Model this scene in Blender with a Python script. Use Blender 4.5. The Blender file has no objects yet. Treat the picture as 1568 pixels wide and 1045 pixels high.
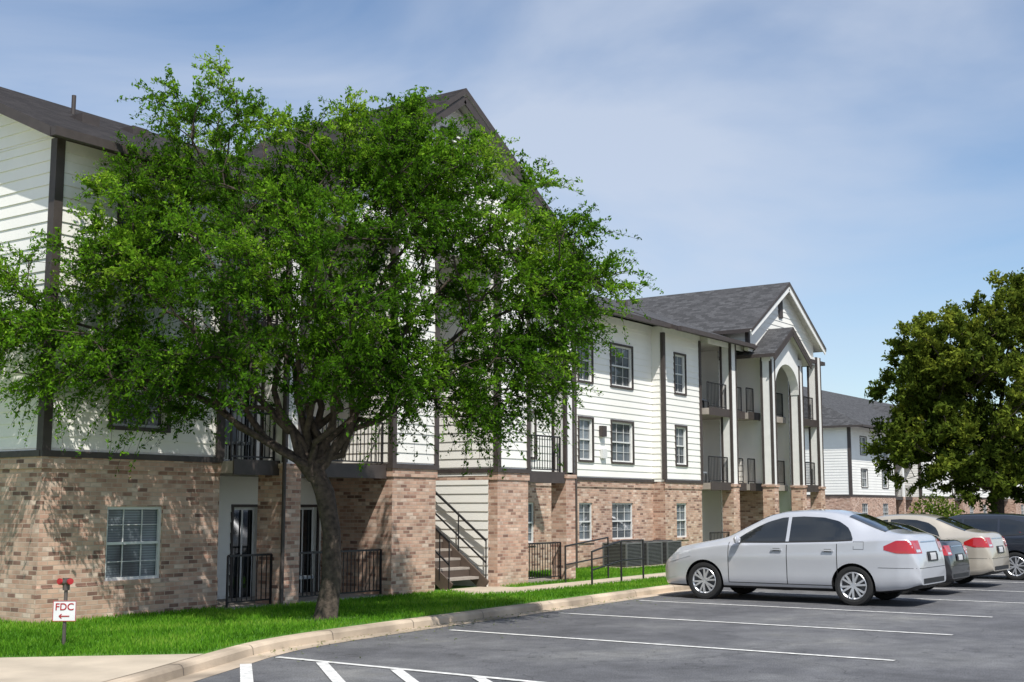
import bpy, bmesh, math, random
import numpy as np
from mathutils import Vector, Matrix
random.seed(7); RNG=np.random.default_rng(7)
sc=bpy.context.scene
sc.view_settings.view_transform='Standard'; sc.view_settings.look='None'; sc.view_settings.exposure=0
COL=sc.collection

# ---------------------------------------------------------------- materials
M={}
def newmat(name):
    m=bpy.data.materials.new(name); m.use_nodes=True; M[name]=m
    nt=m.node_tree; return m,nt,nt.nodes['Principled BSDF']
def N(nt,t,**kw):
    n=nt.nodes.new(t)
    for k,v in kw.items(): setattr(n,k,v)
    return n
def ramp(nt,stops,interp='LINEAR'):
    r=N(nt,'ShaderNodeValToRGB'); cr=r.color_ramp; cr.interpolation=interp
    while len(cr.elements)<len(stops): cr.elements.new(0.5)
    for e,(p,c) in zip(cr.elements,stops):
        e.position=p; e.color=(c[0],c[1],c[2],1) if not isinstance(c,(int,float)) else (c,c,c,1)
    return r
def simple(name,c,rough=.6,metal=0,coat=0,var=.12,scale=6,bump=0,bscale=40,spec=.5):
    m,nt,b=newmat(name)
    b.inputs['Roughness'].default_value=rough; b.inputs['Metallic'].default_value=metal
    b.inputs['Coat Weight'].default_value=coat; b.inputs['Coat Roughness'].default_value=.04
    b.inputs['Specular IOR Level'].default_value=spec
    tc=N(nt,'ShaderNodeTexCoord')
    n=N(nt,'ShaderNodeTexNoise'); n.inputs['Scale'].default_value=scale; n.inputs['Detail'].default_value=5
    nt.links.new(tc.outputs['Object'],n.inputs['Vector'])
    lo=[x*(1-var) for x in c]; hi=[min(1,x*(1+var)) for x in c]
    r=ramp(nt,[(.3,lo),(.7,hi)]); nt.links.new(n.outputs['Fac'],r.inputs['Fac'])
    nt.links.new(r.outputs['Color'],b.inputs['Base Color'])
    if bump:
        n2=N(nt,'ShaderNodeTexNoise'); n2.inputs['Scale'].default_value=bscale; n2.inputs['Detail'].default_value=4
        nt.links.new(tc.outputs['Object'],n2.inputs['Vector'])
        bp=N(nt,'ShaderNodeBump'); bp.inputs['Strength'].default_value=bump; bp.inputs['Distance'].default_value=.02
        nt.links.new(n2.outputs['Fac'],bp.inputs['Height']); nt.links.new(bp.outputs['Normal'],b.inputs['Normal'])
    return m
simple('siding',(.86,.84,.78),.55,var=.05,scale=.9,bump=.1)
simple('white_trim',(.82,.81,.77),.5,var=.04)
simple('dark_trim',(.060,.048,.043),.6,var=.15)
simple('door_dark',(.03,.028,.028),.25)
simple('railing_black',(.015,.015,.017),.45)
simple('window_frame',(.66,.66,.64),.5,var=.05)
simple('soffit',(.55,.53,.48),.7)
simple('slab',(.34,.30,.26),.8)
simple('stair_brown',(.09,.065,.05),.7)
simple('bark',(.060,.045,.034),.95,var=.55,scale=14,bump=1.0,bscale=24)
simple('twig',(.04,.032,.025),.9,var=.3)
simple('ac_grey',(.12,.12,.12),.6)
simple('concrete',(.50,.42,.32),.9,var=.16,scale=1.7,bump=.25,bscale=90)
simple('kerb_concrete',(.44,.355,.265),.9,var=.5,scale=1.0,bump=.3,bscale=60)
simple('rubber',(.018,.018,.018),.85)
simple('black_plastic',(.015,.015,.016),.6)
simple('alloy',(.62,.63,.65),.3,metal=.6,var=.03)
simple('chrome',(.7,.7,.72),.12,metal=1,var=.02)
simple('tail_red',(.42,.010,.012),.15,coat=1,var=.1)
simple('lamp_clear',(.6,.62,.65),.12,coat=1,metal=.3)
simple('plate_white',(.5,.5,.5),.5)
simple('sign_white',(.72,.72,.72),.5,var=.05)
simple('sign_red',(.38,.02,.025),.5,var=.05)
simple('post_grey',(.12,.10,.09),.5,metal=.3)
simple('paint_line',(.66,.65,.62),.8,var=.28,scale=11)
simple('chair_fabric',(.25,.28,.30),.8)
def paint(name,c,metal=.35,rough=.32):
    return simple(name,c,rough,metal=metal,coat=1,var=.015,scale=2)
paint('paint_silver',(.60,.61,.64)); paint('paint_black',(.010,.010,.012),0,.3)
paint('paint_beige',(.56,.50,.41)); paint('paint_navy',(.020,.024,.034),0,.35)
simple('car_glass',(.015,.018,.02),.04,coat=1,var=.1)
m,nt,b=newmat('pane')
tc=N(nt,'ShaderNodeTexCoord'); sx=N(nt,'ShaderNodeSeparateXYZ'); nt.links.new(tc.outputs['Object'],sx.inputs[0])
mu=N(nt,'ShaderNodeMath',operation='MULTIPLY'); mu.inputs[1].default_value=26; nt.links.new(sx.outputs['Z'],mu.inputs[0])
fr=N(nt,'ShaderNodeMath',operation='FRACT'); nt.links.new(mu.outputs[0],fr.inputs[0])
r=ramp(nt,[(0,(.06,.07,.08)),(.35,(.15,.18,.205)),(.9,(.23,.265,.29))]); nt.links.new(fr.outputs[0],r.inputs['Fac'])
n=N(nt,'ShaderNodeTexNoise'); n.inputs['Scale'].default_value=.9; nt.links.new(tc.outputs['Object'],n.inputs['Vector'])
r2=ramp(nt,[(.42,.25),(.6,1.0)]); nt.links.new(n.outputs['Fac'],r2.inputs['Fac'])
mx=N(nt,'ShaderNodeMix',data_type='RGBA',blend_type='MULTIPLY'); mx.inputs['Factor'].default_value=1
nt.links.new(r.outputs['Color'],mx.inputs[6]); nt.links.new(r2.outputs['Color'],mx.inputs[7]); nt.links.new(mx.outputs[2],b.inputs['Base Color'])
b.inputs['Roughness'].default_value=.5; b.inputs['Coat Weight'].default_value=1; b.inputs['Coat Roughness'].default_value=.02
def brickmat(name):
    m,nt,b=newmat(name)
    uv=N(nt,'ShaderNodeUVMap')
    br=N(nt,'ShaderNodeTexBrick'); br.offset=.5
    for k,v in {'Scale':1.0,'Mortar Size':.006,'Mortar Smooth':.2,'Bias':0,'Brick Width':.19,'Row Height':.066}.items(): br.inputs[k].default_value=v
    br.inputs['Color1'].default_value=(0,0,0,1); br.inputs['Color2'].default_value=(1,1,1,1); br.inputs['Mortar'].default_value=(.5,.5,.5,1)
    nt.links.new(uv.outputs['UV'],br.inputs['Vector'])
    nb=N(nt,'ShaderNodeTexNoise'); nb.inputs['Scale'].default_value=4.0; nb.inputs['Detail'].default_value=2; nt.links.new(uv.outputs['UV'],nb.inputs['Vector'])
    av=N(nt,'ShaderNodeMix',data_type='RGBA'); av.inputs['Factor'].default_value=.28; nt.links.new(br.outputs['Color'],av.inputs[6]); nt.links.new(nb.outputs['Fac'],av.inputs[7])
    r=ramp(nt,[(.10,(.15,.085,.068)),(.24,(.32,.18,.13)),(.36,(.60,.39,.285)),(.48,(.42,.27,.20)),(.60,(.64,.44,.33)),(.72,(.44,.25,.18)),(.84,(.70,.54,.43)),(.9,(.36,.25,.20))])
    nt.links.new(av.outputs[2],r.inputs['Fac'])
    n=N(nt,'ShaderNodeTexNoise'); n.inputs['Scale'].default_value=1.1; n.inputs['Detail'].default_value=7; n.inputs['Roughness'].default_value=.65; nt.links.new(uv.outputs['UV'],n.inputs['Vector'])
    r2=ramp(nt,[(.3,.75),(.7,1.15)]); nt.links.new(n.outputs['Fac'],r2.inputs['Fac'])
    mx=N(nt,'ShaderNodeMix',data_type='RGBA',blend_type='MULTIPLY'); mx.inputs['Factor'].default_value=1
    nt.links.new(r.outputs['Color'],mx.inputs[6]); nt.links.new(r2.outputs['Color'],mx.inputs[7])
    mm=N(nt,'ShaderNodeMix',data_type='RGBA'); nt.links.new(br.outputs['Fac'],mm.inputs['Factor'])
    nt.links.new(mx.outputs[2],mm.inputs[6]); mm.inputs[7].default_value=(.48,.38,.30,1)
    nt.links.new(mm.outputs[2],b.inputs['Base Color']); b.inputs['Roughness'].default_value=.9
    bp=N(nt,'ShaderNodeBump',invert=True); bp.inputs['Strength'].default_value=.6; bp.inputs['Distance'].default_value=.01
    nt.links.new(br.outputs['Fac'],bp.inputs['Height']); nt.links.new(bp.outputs['Normal'],b.inputs['Normal'])
brickmat('brick')
def shingle(name,c):
    m,nt,b=newmat(name)
    uv=N(nt,'ShaderNodeUVMap')
    br=N(nt,'ShaderNodeTexBrick'); br.offset=.37
    for k,v in {'Scale':1.0,'Mortar Size':.008,'Mortar Smooth':.3,'Bias':0,'Brick Width':.24,'Row Height':.13}.items(): br.inputs[k].default_value=v
    br.inputs['Color1'].default_value=(*[x*.7 for x in c],1); br.inputs['Color2'].default_value=(*[x*1.3 for x in c],1); br.inputs['Mortar'].default_value=(*[x*.5 for x in c],1)
    nt.links.new(uv.outputs['UV'],br.inputs['Vector'])
    n=N(nt,'ShaderNodeTexNoise'); n.inputs['Scale'].default_value=40; nt.links.new(uv.outputs['UV'],n.inputs['Vector'])
    r2=ramp(nt,[(.3,.7),(.7,1.25)]); nt.links.new(n.outputs['Fac'],r2.inputs['Fac'])
    mx=N(nt,'ShaderNodeMix',data_type='RGBA',blend_type='MULTIPLY'); mx.inputs['Factor'].default_value=1
    nt.links.new(br.outputs['Color'],mx.inputs[6]); nt.links.new(r2.outputs['Color'],mx.inputs[7]); nt.links.new(mx.outputs[2],b.inputs['Base Color'])
    b.inputs['Roughness'].default_value=.95; b.inputs['Specular IOR Level'].default_value=.2
shingle('shingle_dark',(.034,.030,.029)); shingle('shingle_grey',(.080,.080,.083))
m,nt,b=newmat('asphalt')
tc=N(nt,'ShaderNodeTexCoord')
n1=N(nt,'ShaderNodeTexNoise'); n1.inputs['Scale'].default_value=.35; n1.inputs['Detail'].default_value=7; n1.inputs['Roughness'].default_value=.65
n2=N(nt,'ShaderNodeTexNoise'); n2.inputs['Scale'].default_value=55; n2.inputs['Detail'].default_value=3
n4=N(nt,'ShaderNodeTexNoise'); n4.inputs['Scale'].default_value=2.2; n4.inputs['Detail'].default_value=8; n4.inputs['Roughness'].default_value=.7
n3=N(nt,'ShaderNodeTexVoronoi'); n3.inputs['Scale'].default_value=.5; n3.feature='DISTANCE_TO_EDGE'
nw=N(nt,'ShaderNodeTexNoise'); nw.inputs['Scale'].default_value=1.5
for q in (n1,n2,n4,nw): nt.links.new(tc.outputs['Object'],q.inputs['Vector'])
vm=N(nt,'ShaderNodeVectorMath',operation='ADD'); nt.links.new(tc.outputs['Object'],vm.inputs[0]); nt.links.new(nw.outputs['Color'],vm.inputs[1]); nt.links.new(vm.outputs[0],n3.inputs['Vector'])
ra=ramp(nt,[(.28,(.068,.068,.072)),(.45,(.100,.100,.106)),(.58,(.138,.138,.140)),(.72,(.21,.205,.19))]); nt.links.new(n1.outputs['Fac'],ra.inputs['Fac'])
rb=ramp(nt,[(.3,.6),(.7,1.45)]); nt.links.new(n2.outputs['Fac'],rb.inputs['Fac'])
rd=ramp(nt,[(.3,.72),(.5,1.0),(.7,1.3)]); nt.links.new(n4.outputs['Fac'],rd.inputs['Fac'])
rc=ramp(nt,[(0,.6),(.007,1)]); nt.links.new(n3.outputs['Distance'],rc.inputs['Fac'])
last=ra.outputs['Color']
for q in (rb,rd,rc):
    mx=N(nt,'ShaderNodeMix',data_type='RGBA',blend_type='MULTIPLY'); mx.inputs['Factor'].default_value=1
    nt.links.new(last,mx.inputs[6]); nt.links.new(q.outputs['Color'],mx.inputs[7]); last=mx.outputs[2]
nt.links.new(last,b.inputs['Base Color'])
b.inputs['Roughness'].default_value=.9
bp=N(nt,'ShaderNodeBump'); bp.inputs['Strength'].default_value=.5; bp.inputs['Distance'].default_value=.01
nt.links.new(n2.outputs['Fac'],bp.inputs['Height']); nt.links.new(bp.outputs['Normal'],b.inputs['Normal'])
def leafmat(name,stops,trans=.35):
    m,nt,b=newmat(name)
    at=N(nt,'ShaderNodeAttribute'); at.attribute_name='lv'
    r=ramp(nt,stops); nt.links.new(at.outputs['Fac'],r.inputs['Fac'])
    df=N(nt,'ShaderNodeBsdfDiffuse'); nt.links.new(r.outputs['Color'],df.inputs['Color'])
    tr=N(nt,'ShaderNodeBsdfTranslucent')
    hs=N(nt,'ShaderNodeHueSaturation'); hs.inputs['Value'].default_value=1.3; hs.inputs['Hue'].default_value=.487; nt.links.new(r.outputs['Color'],hs.inputs['Color']); nt.links.new(hs.outputs['Color'],tr.inputs['Color'])
    ms=N(nt,'ShaderNodeMixShader'); ms.inputs[0].default_value=trans
    out=nt.nodes['Material Output']; nt.nodes.remove(b)
    nt.links.new(df.outputs[0],ms.inputs[1]); nt.links.new(tr.outputs[0],ms.inputs[2]); nt.links.new(ms.outputs[0],out.inputs['Surface'])
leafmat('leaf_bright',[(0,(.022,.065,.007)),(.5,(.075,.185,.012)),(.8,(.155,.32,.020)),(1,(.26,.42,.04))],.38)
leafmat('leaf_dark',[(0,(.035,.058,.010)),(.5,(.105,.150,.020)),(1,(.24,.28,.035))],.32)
leafmat('blade',[(0,(.05,.15,.012)),(.6,(.125,.30,.022)),(1,(.23,.37,.05))],.35)
m,nt,b=newmat('grass_ground')
tc=N(nt,'ShaderNodeTexCoord'); n1=N(nt,'ShaderNodeTexNoise'); n1.inputs['Scale'].default_value=.8; n1.inputs['Detail'].default_value=9; n1.inputs['Roughness'].default_value=.7
nt.links.new(tc.outputs['Object'],n1.inputs['Vector']); r=ramp(nt,[(.3,(.055,.15,.013)),(.55,(.09,.23,.018)),(.75,(.15,.26,.045))]); nt.links.new(n1.outputs['Fac'],r.inputs['Fac'])
nt.links.new(r.outputs['Color'],b.inputs['Base Color']); b.inputs['Roughness'].default_value=1
simple('ground_soil',(.12,.11,.08),.95,scale=.2,var=.3)

# ---------------------------------------------------------------- mesh builder
class MB:
    def __init__(s): s.v=[];s.f=[];s.m=[]
    def face(s,pts,mat):
        i=len(s.v); s.v+= [tuple(p) for p in pts]; s.f.append(tuple(range(i,i+len(pts)))); s.m.append(mat)
    def box(s,x0,x1,y0,y1,z0,z1,mat):
        if x0>x1:x0,x1=x1,x0
        if y0>y1:y0,y1=y1,y0
        c=[(x0,y0,z0),(x1,y0,z0),(x1,y1,z0),(x0,y1,z0),(x0,y0,z1),(x1,y0,z1),(x1,y1,z1),(x0,y1,z1)]
        for q in ((0,3,2,1),(4,5,6,7),(0,1,5,4),(1,2,6,5),(2,3,7,6),(3,0,4,7)): s.face([c[k] for k in q],mat)
    def beam(s,a,b,w,h,mat,up=(0,0,1)):
        a=Vector(a);b=Vector(b);d=(b-a).normalized();up=Vector(up)
        if abs(d.dot(up))>.98: up=Vector((1,0,0))
        r=d.cross(up).normalized()*w/2;u=r.cross(d).normalized()*h/2
        c=[a-r-u,a+r-u,a+r+u,a-r+u,b-r-u,b+r-u,b+r+u,b-r+u]
        for q in ((0,1,2,3),(7,6,5,4),(0,4,5,1),(1,5,6,2),(2,6,7,3),(3,7,4,0)): s.face([c[k] for k in q],mat)
    def tube(s,path,radii,n,mat):
        path=[Vector(p) for p in path]; rings=[]
        for i,p in enumerate(path):
            d=(path[min(i+1,len(path)-1)]-path[max(i-1,0)]).normalized()
            a=d.cross(Vector((.31,.95,.1))).normalized(); b=d.cross(a)
            base=len(s.v)
            for k in range(n):
                t=2*math.pi*k/n; q=p+(a*math.cos(t)+b*math.sin(t))*radii[i]; s.v.append(tuple(q))
            rings.append(base)
        for i in range(len(path)-1):
            for k in range(n):
                k2=(k+1)%n; s.f.append((rings[i]+k,rings[i]+k2,rings[i+1]+k2,rings[i+1]+k)); s.m.append(mat)
    def build(s,name,parent=None,smooth=False,uv=True):
        me=bpy.data.meshes.new(name); me.from_pydata(s.v,[],s.f)
        names=[]
        for k in s.m:
            if k not in names: names.append(k)
        for k in names: me.materials.append(M[k])
        idx={k:i for i,k in enumerate(names)}
        me.polygons.foreach_set('material_index',[idx[k] for k in s.m])
        if uv:
            ul=me.uv_layers.new(name='UVMap'); data=np.zeros(len(me.loops)*2,dtype=np.float32)
            Z=Vector((0,0,1))
            for p in me.polygons:
                n=p.normal; t=Z.cross(n)
                t=t.normalized() if t.length>1e-3 else Vector((1,0,0))
                b=n.cross(t)
                for li,vi in zip(p.loop_indices,p.vertices):
                    co=me.vertices[vi].co; data[2*li]=co.dot(t); data[2*li+1]=co.dot(b)
            ul.data.foreach_set('uv',data)
        if smooth: me.polygons.foreach_set('use_smooth',[True]*len(me.polygons))
        me.update()
        o=bpy.data.objects.new(name,me); COL.objects.link(o)
        if parent: o.parent=parent
        return o
def empty(name,loc=(0,0,0),rz=0,scale=1):
    e=bpy.data.objects.new(name,None); e.location=loc; e.rotation_euler=(0,0,rz); e.scale=(scale,)*3; COL.objects.link(e); e.empty_display_size=.3; return e

# ---------------------------------------------------------------- walls
BH=.185; LAP=.018
def window(mb,P,u0,u1,z0,z1,grid=(2,1),frame='window_frame',depth=.07):
    fw=.045
    def bar(a0,a1,b0,b1,o0,o1,mat):
        c=[P(a0,b0,o0),P(a1,b0,o0),P(a1,b1,o0),P(a0,b1,o0),P(a0,b0,o1),P(a1,b0,o1),P(a1,b1,o1),P(a0,b1,o1)]
        for q in ((4,5,6,7),(0,1,5,4),(1,2,6,5),(2,3,7,6),(3,0,4,7)): mb.face([c[k] for k in q],mat)
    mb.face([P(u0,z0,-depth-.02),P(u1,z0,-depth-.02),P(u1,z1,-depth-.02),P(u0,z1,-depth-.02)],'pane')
    o0,o1=-depth-.01,-depth+.03
    bar(u0,u1,z0,z0+fw,o0,o1,frame); bar(u0,u1,z1-fw,z1,o0,o1,frame)
    bar(u0,u0+fw,z0+fw,z1-fw,o0,o1,frame); bar(u1-fw,u1,z0+fw,z1-fw,o0,o1,frame)
    zm=(z0+z1)/2; bar(u0+fw,u1-fw,zm-.02,zm+.02,o0,o1+.005,frame)
    for k in range(1,grid[0]+1):
        u=u0+(u1-u0)*k/(grid[0]+1); bar(u-.005,u+.005,z0+fw,z1-fw,o0,o1-.02,frame)
    for zz in ((z0+zm)/2,(zm+z1)/2): bar(u0+fw,u1-fw,zz-.005,zz+.005,o0,o1-.022,frame)
def wall(mb,p0,p1,z0,z1,kind,openings=()):
    p0=Vector((*p0,0));p1=Vector((*p1,0)); L=(p1-p0).length; d=(p1-p0)/L; nrm=Vector((d.y,-d.x,0))
    def P(u,z,off): q=p0+d*u+nrm*off; return (q.x,q.y,z)
    us=sorted(set([0,L]+[o[0] for o in openings]+[o[1] for o in openings]))
    zs=set([z0,z1]+[z for o in openings for z in (o[2],o[3]) if z0<z<z1])
    if kind=='siding':
        k=math.ceil(z0/BH)
        while k*BH<z1:
            if all(abs(k*BH-z)>.004 for z in zs): zs.add(k*BH)
            k+=1
    zs=sorted(zs)
    for a,b in zip(zs[:-1],zs[1:]):
        if b-a<1e-5: continue
        zm=(a+b)/2
        if kind=='siding':
            fa=(a/BH)-math.floor((a+1e-6)/BH); fa=max(0,fa); fb=fa+(b-a)/BH
            oa=LAP*(1-fa); ob=LAP*(1-min(fb,1))
        else: oa=ob=0
        run=None
        for u0,u1 in list(zip(us[:-1],us[1:]))+[(None,None)]:
            solid= u0 is not None and not any(o[0]-1e-6<=(u0+u1)/2<=o[1]+1e-6 and o[2]<=zm<=o[3] for o in openings)
            if solid: run=(run[0],u1) if run else (u0,u1)
            else:
                if run:
                    mb.face([P(run[0],a,oa),P(run[1],a,oa),P(run[1],b,ob),P(run[0],b,ob)],kind)
                    if kind=='siding' and fa<.02: mb.face([P(run[0],a,0),P(run[1],a,0),P(run[1],a,oa),P(run[0],a,oa)],kind)
                run=None
    for o in openings:
        u0,u1,a,b,ty=o; D=.12
        rm='white_trim' if kind=='siding' else kind
        for q in ([(u0,a),(u0,b)],[(u1,b),(u1,a)],[(u0,b),(u1,b)],[(u1,a),(u0,a)]):
            (ua,za),(ub,zb)=q; f=.02 if kind=='siding' else 0
            mb.face([P(ua,za,f),P(ub,zb,f),P(ub,zb,-D),P(ua,za,-D)],rm)
        def bar(a0,a1,b0,b1,o0,o1,mat):
            c=[P(a0,b0,o0),P(a1,b0,o0),P(a1,b1,o0),P(a0,b1,o0),P(a0,b0,o1),P(a1,b0,o1),P(a1,b1,o1),P(a0,b1,o1)]
            for q in ((4,5,6,7),(0,1,5,4),(1,2,6,5),(2,3,7,6),(3,0,4,7)): mb.face([c[k] for k in q],mat)
        if ty.startswith('win'):
            window(mb,P,u0,u1,a,b,grid=(2 if u1-u0>.8 else 1,1))
            if kind=='siding':
                t=.06; mt='dark_trim'
                bar(u0-t,u0,a-t,b+t,0,.035,mt); bar(u1,u1+t,a-t,b+t,0,.035,mt); bar(u0,u1,b,b+t,0,.035,mt); bar(u0,u1,a-t,a,0,.045,mt)
            else: bar(u0-.05,u1+.05,a-.07,a,0,.03,kind)
        if ty=='door':
            mb.face([P(u0,a,-D+.01),P(u1,a,-D+.01),P(u1,b,-D+.01),P(u0,b,-D+.01)],'car_glass')
            w=.05
            for (a0,a1,b0,b1,mt) in ((u0,u0+w,a,b,'window_frame'),(u1-w,u1,a,b,'window_frame'),(u0+w,u1-w,b-w,b,'window_frame'),((u0+u1)/2-.02,(u0+u1)/2+.02,a,b-w,'window_frame')):
                mb.face([P(a0,b0,-D+.04),P(a1,b0,-D+.04),P(a1,b1,-D+.04),P(a0,b1,-D+.04)],mt)
            t=.05
            if kind=='siding': bar(u0-t,u0,a,b+t,0,.03,'dark_trim'); bar(u1,u1+t,a,b+t,0,.03,'dark_trim'); bar(u0,u1,b,b+t,0,.03,'dark_trim')
    return P
def gable(mb,p0,p1,z0,pu,pz,kind='siding'):
    p0=Vector((*p0,0));p1=Vector((*p1,0)); L=(p1-p0).length; d=(p1-p0)/L; nrm=Vector((d.y,-d.x,0))
    def P(u,z,off): q=p0+d*u+nrm*off; return (q.x,q.y,z)
    a=z0
    while a<pz-1e-4:
        b=min((math.floor(a/BH+1e-4)+1)*BH,pz)
        fa=(a-z0)/(pz-z0); fb=(b-z0)/(pz-z0); off=LAP
        mb.face([P(pu*fa,a,off),P(L-(L-pu)*fa,a,off),P(L-(L-pu)*fb,b,0),P(pu*fb,b,0)],kind)
        mb.face([P(pu*fa,a,0),P(L-(L-pu)*fa,a,0),P(L-(L-pu)*fa,a,off),P(pu*fa,a,off)],kind)
        a=b
def slab(mb,pts,th,mat,under='soffit',edge='dark_trim'):
    lo=[(p[0],p[1],p[2]-th) for p in pts]
    mb.face(pts,mat); mb.face(lo[::-1],under)
    for i in range(len(pts)):
        j=(i+1)%len(pts); mb.face([lo[i],lo[j],pts[j],pts[i]],edge)
def railing(mb,a,b,z,h=.82,sp=.1):
    a=Vector((*a,0));b=Vector((*b,0));L=(b-a).length;d=(b-a)/L
    for zz,t in ((z+h,.035),(z+.08,.025)):
        mb.beam((a.x,a.y,zz),(b.x,b.y,zz),.03,t,'railing_black')
    n=max(2,int(L/sp))
    for i in range(n+1):
        p=a+d*(L*i/n); w=.03 if i in (0,n) else .014
        mb.beam((p.x,p.y,z if i in (0,n) else z+.08),(p.x,p.y,z+h),w,w,'railing_black',up=(0,1,0))
GZ=.115; ZB=2.5; Z3=4.83; ZE=7.15
def corner(mb,x,y,z0,z1,sx,sy,w=.13,t=.035,mat='dark_trim'):
    mb.box(x,x-sx*w,y,y+sy*t,z0,z1,mat); mb.box(x,x+sx*t,y+sy*t,y-sy*w,z0,z1,mat)
def col(mb,x0,x1,y0,y1,top=ZE,brick=True,trim=True):
    if brick:
        wall(mb,(x0,y0),(x1,y0),GZ-.1,ZB-.02,'brick'); wall(mb,(x0,y1),(x0,y0),GZ-.1,ZB-.02,'brick'); wall(mb,(x1,y0),(x1,y1),GZ-.1,ZB-.02,'brick'); wall(mb,(x1,y1),(x0,y1),GZ-.1,ZB-.02,'brick')
        mb.box(x0-.03,x1+.03,y0-.03,y1+.03,ZB-.1,ZB-.02,'brick')
    else: mb.box(x0,x1,y0,y1,GZ-.1,ZB-.02,'white_trim')
    s=.02; mb.box(x0+s,x1-s,y0+s,y1-s,ZB-.02,top,'white_trim')
    if trim:
        for xx,yy,a,b in ((x0+s,y0+s,-1,-1),(x1-s,y0+s,1,-1)): corner(mb,xx,yy,ZB,top,a,b,w=.06,t=.015)
        corner(mb,x0+s,y1-s,ZB,top,-1,1,w=.06,t=.015)
def gutter(mb,a,b): mb.beam(a,b,.12,.13,'dark_trim')

# =============================== MAIN APARTMENT BUILDING
apt=empty('apartment_building')
w=MB(); rl=MB(); rf=MB(); fl=MB()
AX0,AX1,AY=10.95,14.28,15.85
wall(w,(AX0,AY),(AX1,AY),0,ZB,'brick',[(1.15,2.19,.66,1.76,'win')])
wall(w,(AX0,AY),(AX1,AY),ZB,ZE+.1,'siding',[(1.15,2.2,2.97,4.1,'win'),(1.15,2.2,5.35,6.48,'win')])
wall(w,(AX0,24.2),(AX0,AY),0,ZB,'brick'); wall(w,(AX0,24.2),(AX0,AY),ZB,ZE+.02,'siding',[(3.2,4.2,2.97,4.1,'win'),(3.2,4.2,5.35,6.48,'win')])
gable(w,(AX0,24.2),(AX0,AY),ZE+.02,4.2,ZE+.02+4.0*.45)
w.box(AX0-.03,AX1,AY-.03,AY,ZB-.2,ZB-.03,'brick'); w.box(AX0-.03,AX0,AY,24.2,ZB-.2,ZB-.03,'brick')
w.box(AX0-.025,AX1,AY-.025,AY,GZ-.05,GZ+.5,'brick')
w.box(AX0-.05,AX1+.02,AY-.06,AY,ZB-.03,ZB+.06,'dark_trim'); w.box(AX0-.06,AX0,AY,24.2,ZB-.03,ZB+.06,'dark_trim')
corner(w,AX0-.01,AY-.015,ZB+.06,ZE,-1,-1,w=.11)
w.box(AX0,AX1+.1,AY-.03,AY,ZE-.18,ZE+.05,'white_trim')
wall(w,(AX1,AY),(AX1,17.2),0,ZB,'brick'); wall(w,(AX1,AY),(AX1,17.2),ZB,ZE,'siding')
corner(w,AX1+.01,AY-.015,ZB+.06,ZE,1,-1)
YB=17.2
ops=[(1.55,2.15,GZ,1.75,'door'),(3.1,3.7,GZ,1.75,'door')]
wall(w,(AX1,YB),(18.1,YB),0,ZB,'siding',ops)
wall(w,(AX1,YB),(18.1,YB),ZB,Z3,'siding',[(1.1,2.0,ZB+.1,4.15,'door'),(2.4,3.3,3.0,4.1,'win')])
wall(w,(AX1,YB),(18.1,YB),Z3,ZE,'siding',[(1.1,2.0,Z3+.1,6.5,'door'),(2.4,3.3,5.35,6.45,'win')])
col(w,15.3,15.7,15.4,16.02)
w.tube([(15.26,15.36,.15),(15.26,15.36,6.9)],[.035,.035],8,'dark_trim')
def pier(x0,x1,y0,y1):
    for a,b in (((x0,y0),(x1,y0)),((x0,y1),(x0,y0)),((x1,y0),(x1,y1))):
        wall(w,a,b,0,ZB,'brick'); wall(w,a,b,ZB,ZE,'siding')
    w.box(x0-.025,x1+.025,y0-.025,y0,ZB-.18,ZB-.03,'brick'); w.box(x0-.025,x0,y0,y1,ZB-.18,ZB-.03,'brick')
    w.box(x0-.05,x1+.05,y0-.05,y0,ZB-.03,ZB+.06,'dark_trim'); w.box(x0-.05,x0,y0,y1,ZB-.03,ZB+.06,'dark_trim')
    corner(w,x0-.01,y0-.01,ZB+.06,ZE,-1,-1,w=.08); corner(w,x1+.01,y0-.01,ZB+.06,ZE,1,-1,w=.08)
pier(18.1,19.4,15.4,YB)
pier(21.47,22.6,15.4,YB)
def balc(x0,x1,yf,yb,segs=None):
    for z in (ZB,Z3):
        fl.box(x0,x1,yf,yb,z-.2,z,'slab'); fl.box(x0-.002,x1+.002,yf-.03,yf,z-.22,z+.03,'dark_trim')
    fl.box(x0,x1,yf,yb,ZE-.22,ZE-.05,'soffit'); fl.box(x0-.002,x1+.002,yf-.03,yf,ZE-.3,ZE-.02,'white_trim')
    fl.box(x0,x1,yf,yb,0,GZ+.03,'slab')
    for a,b in (segs or [(x0,x1)]):
        for z in (GZ+.03,ZB,Z3): railing(rl,(a+.03,yf+.08),(b-.03,yf+.08),z)
balc(AX1,18.1,15.55,YB,segs=[(AX1,15.3),(15.7,18.1)])
balc(22.6,24.55,15.45,YB,segs=[(22.6,24.1)])
wall(w,(22.6,YB),(24.6,YB),0,ZE,'siding',[(.3,1.2,GZ,1.75,'door'),(.3,1.2,ZB+.05,4.2,'door'),(.3,1.2,Z3+.05,6.5,'door')])
col(w,24.12,24.5,15.4,15.8)
wall(w,(21.47,21),(21.47,YB),0,ZE,'siding'); wall(w,(19.4,YB),(19.4,21),0,ZE,'siding'); wall(w,(19.4,21),(21.47,21),0,ZE,'siding')
wall(w,(21.455,YB),(21.455,15.62),0,ZB,'siding')
fl.box(19.4,21.44,17.9,21,Z3-.2,Z3,'slab'); fl.box(19.4,21.44,18.3,21,ZB-.2,ZB,'slab'); fl.box(19.4,21.44,15.5,21,ZE-.2,ZE-.05,'soffit')
railing(rl,(19.45,18.0),(21.4,18.0),Z3); railing(rl,(19.45,18.4),(20.1,18.4),ZB)
GX0,GX1,GP,GPZ=15.5,24.7,19.8,10.15
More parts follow.
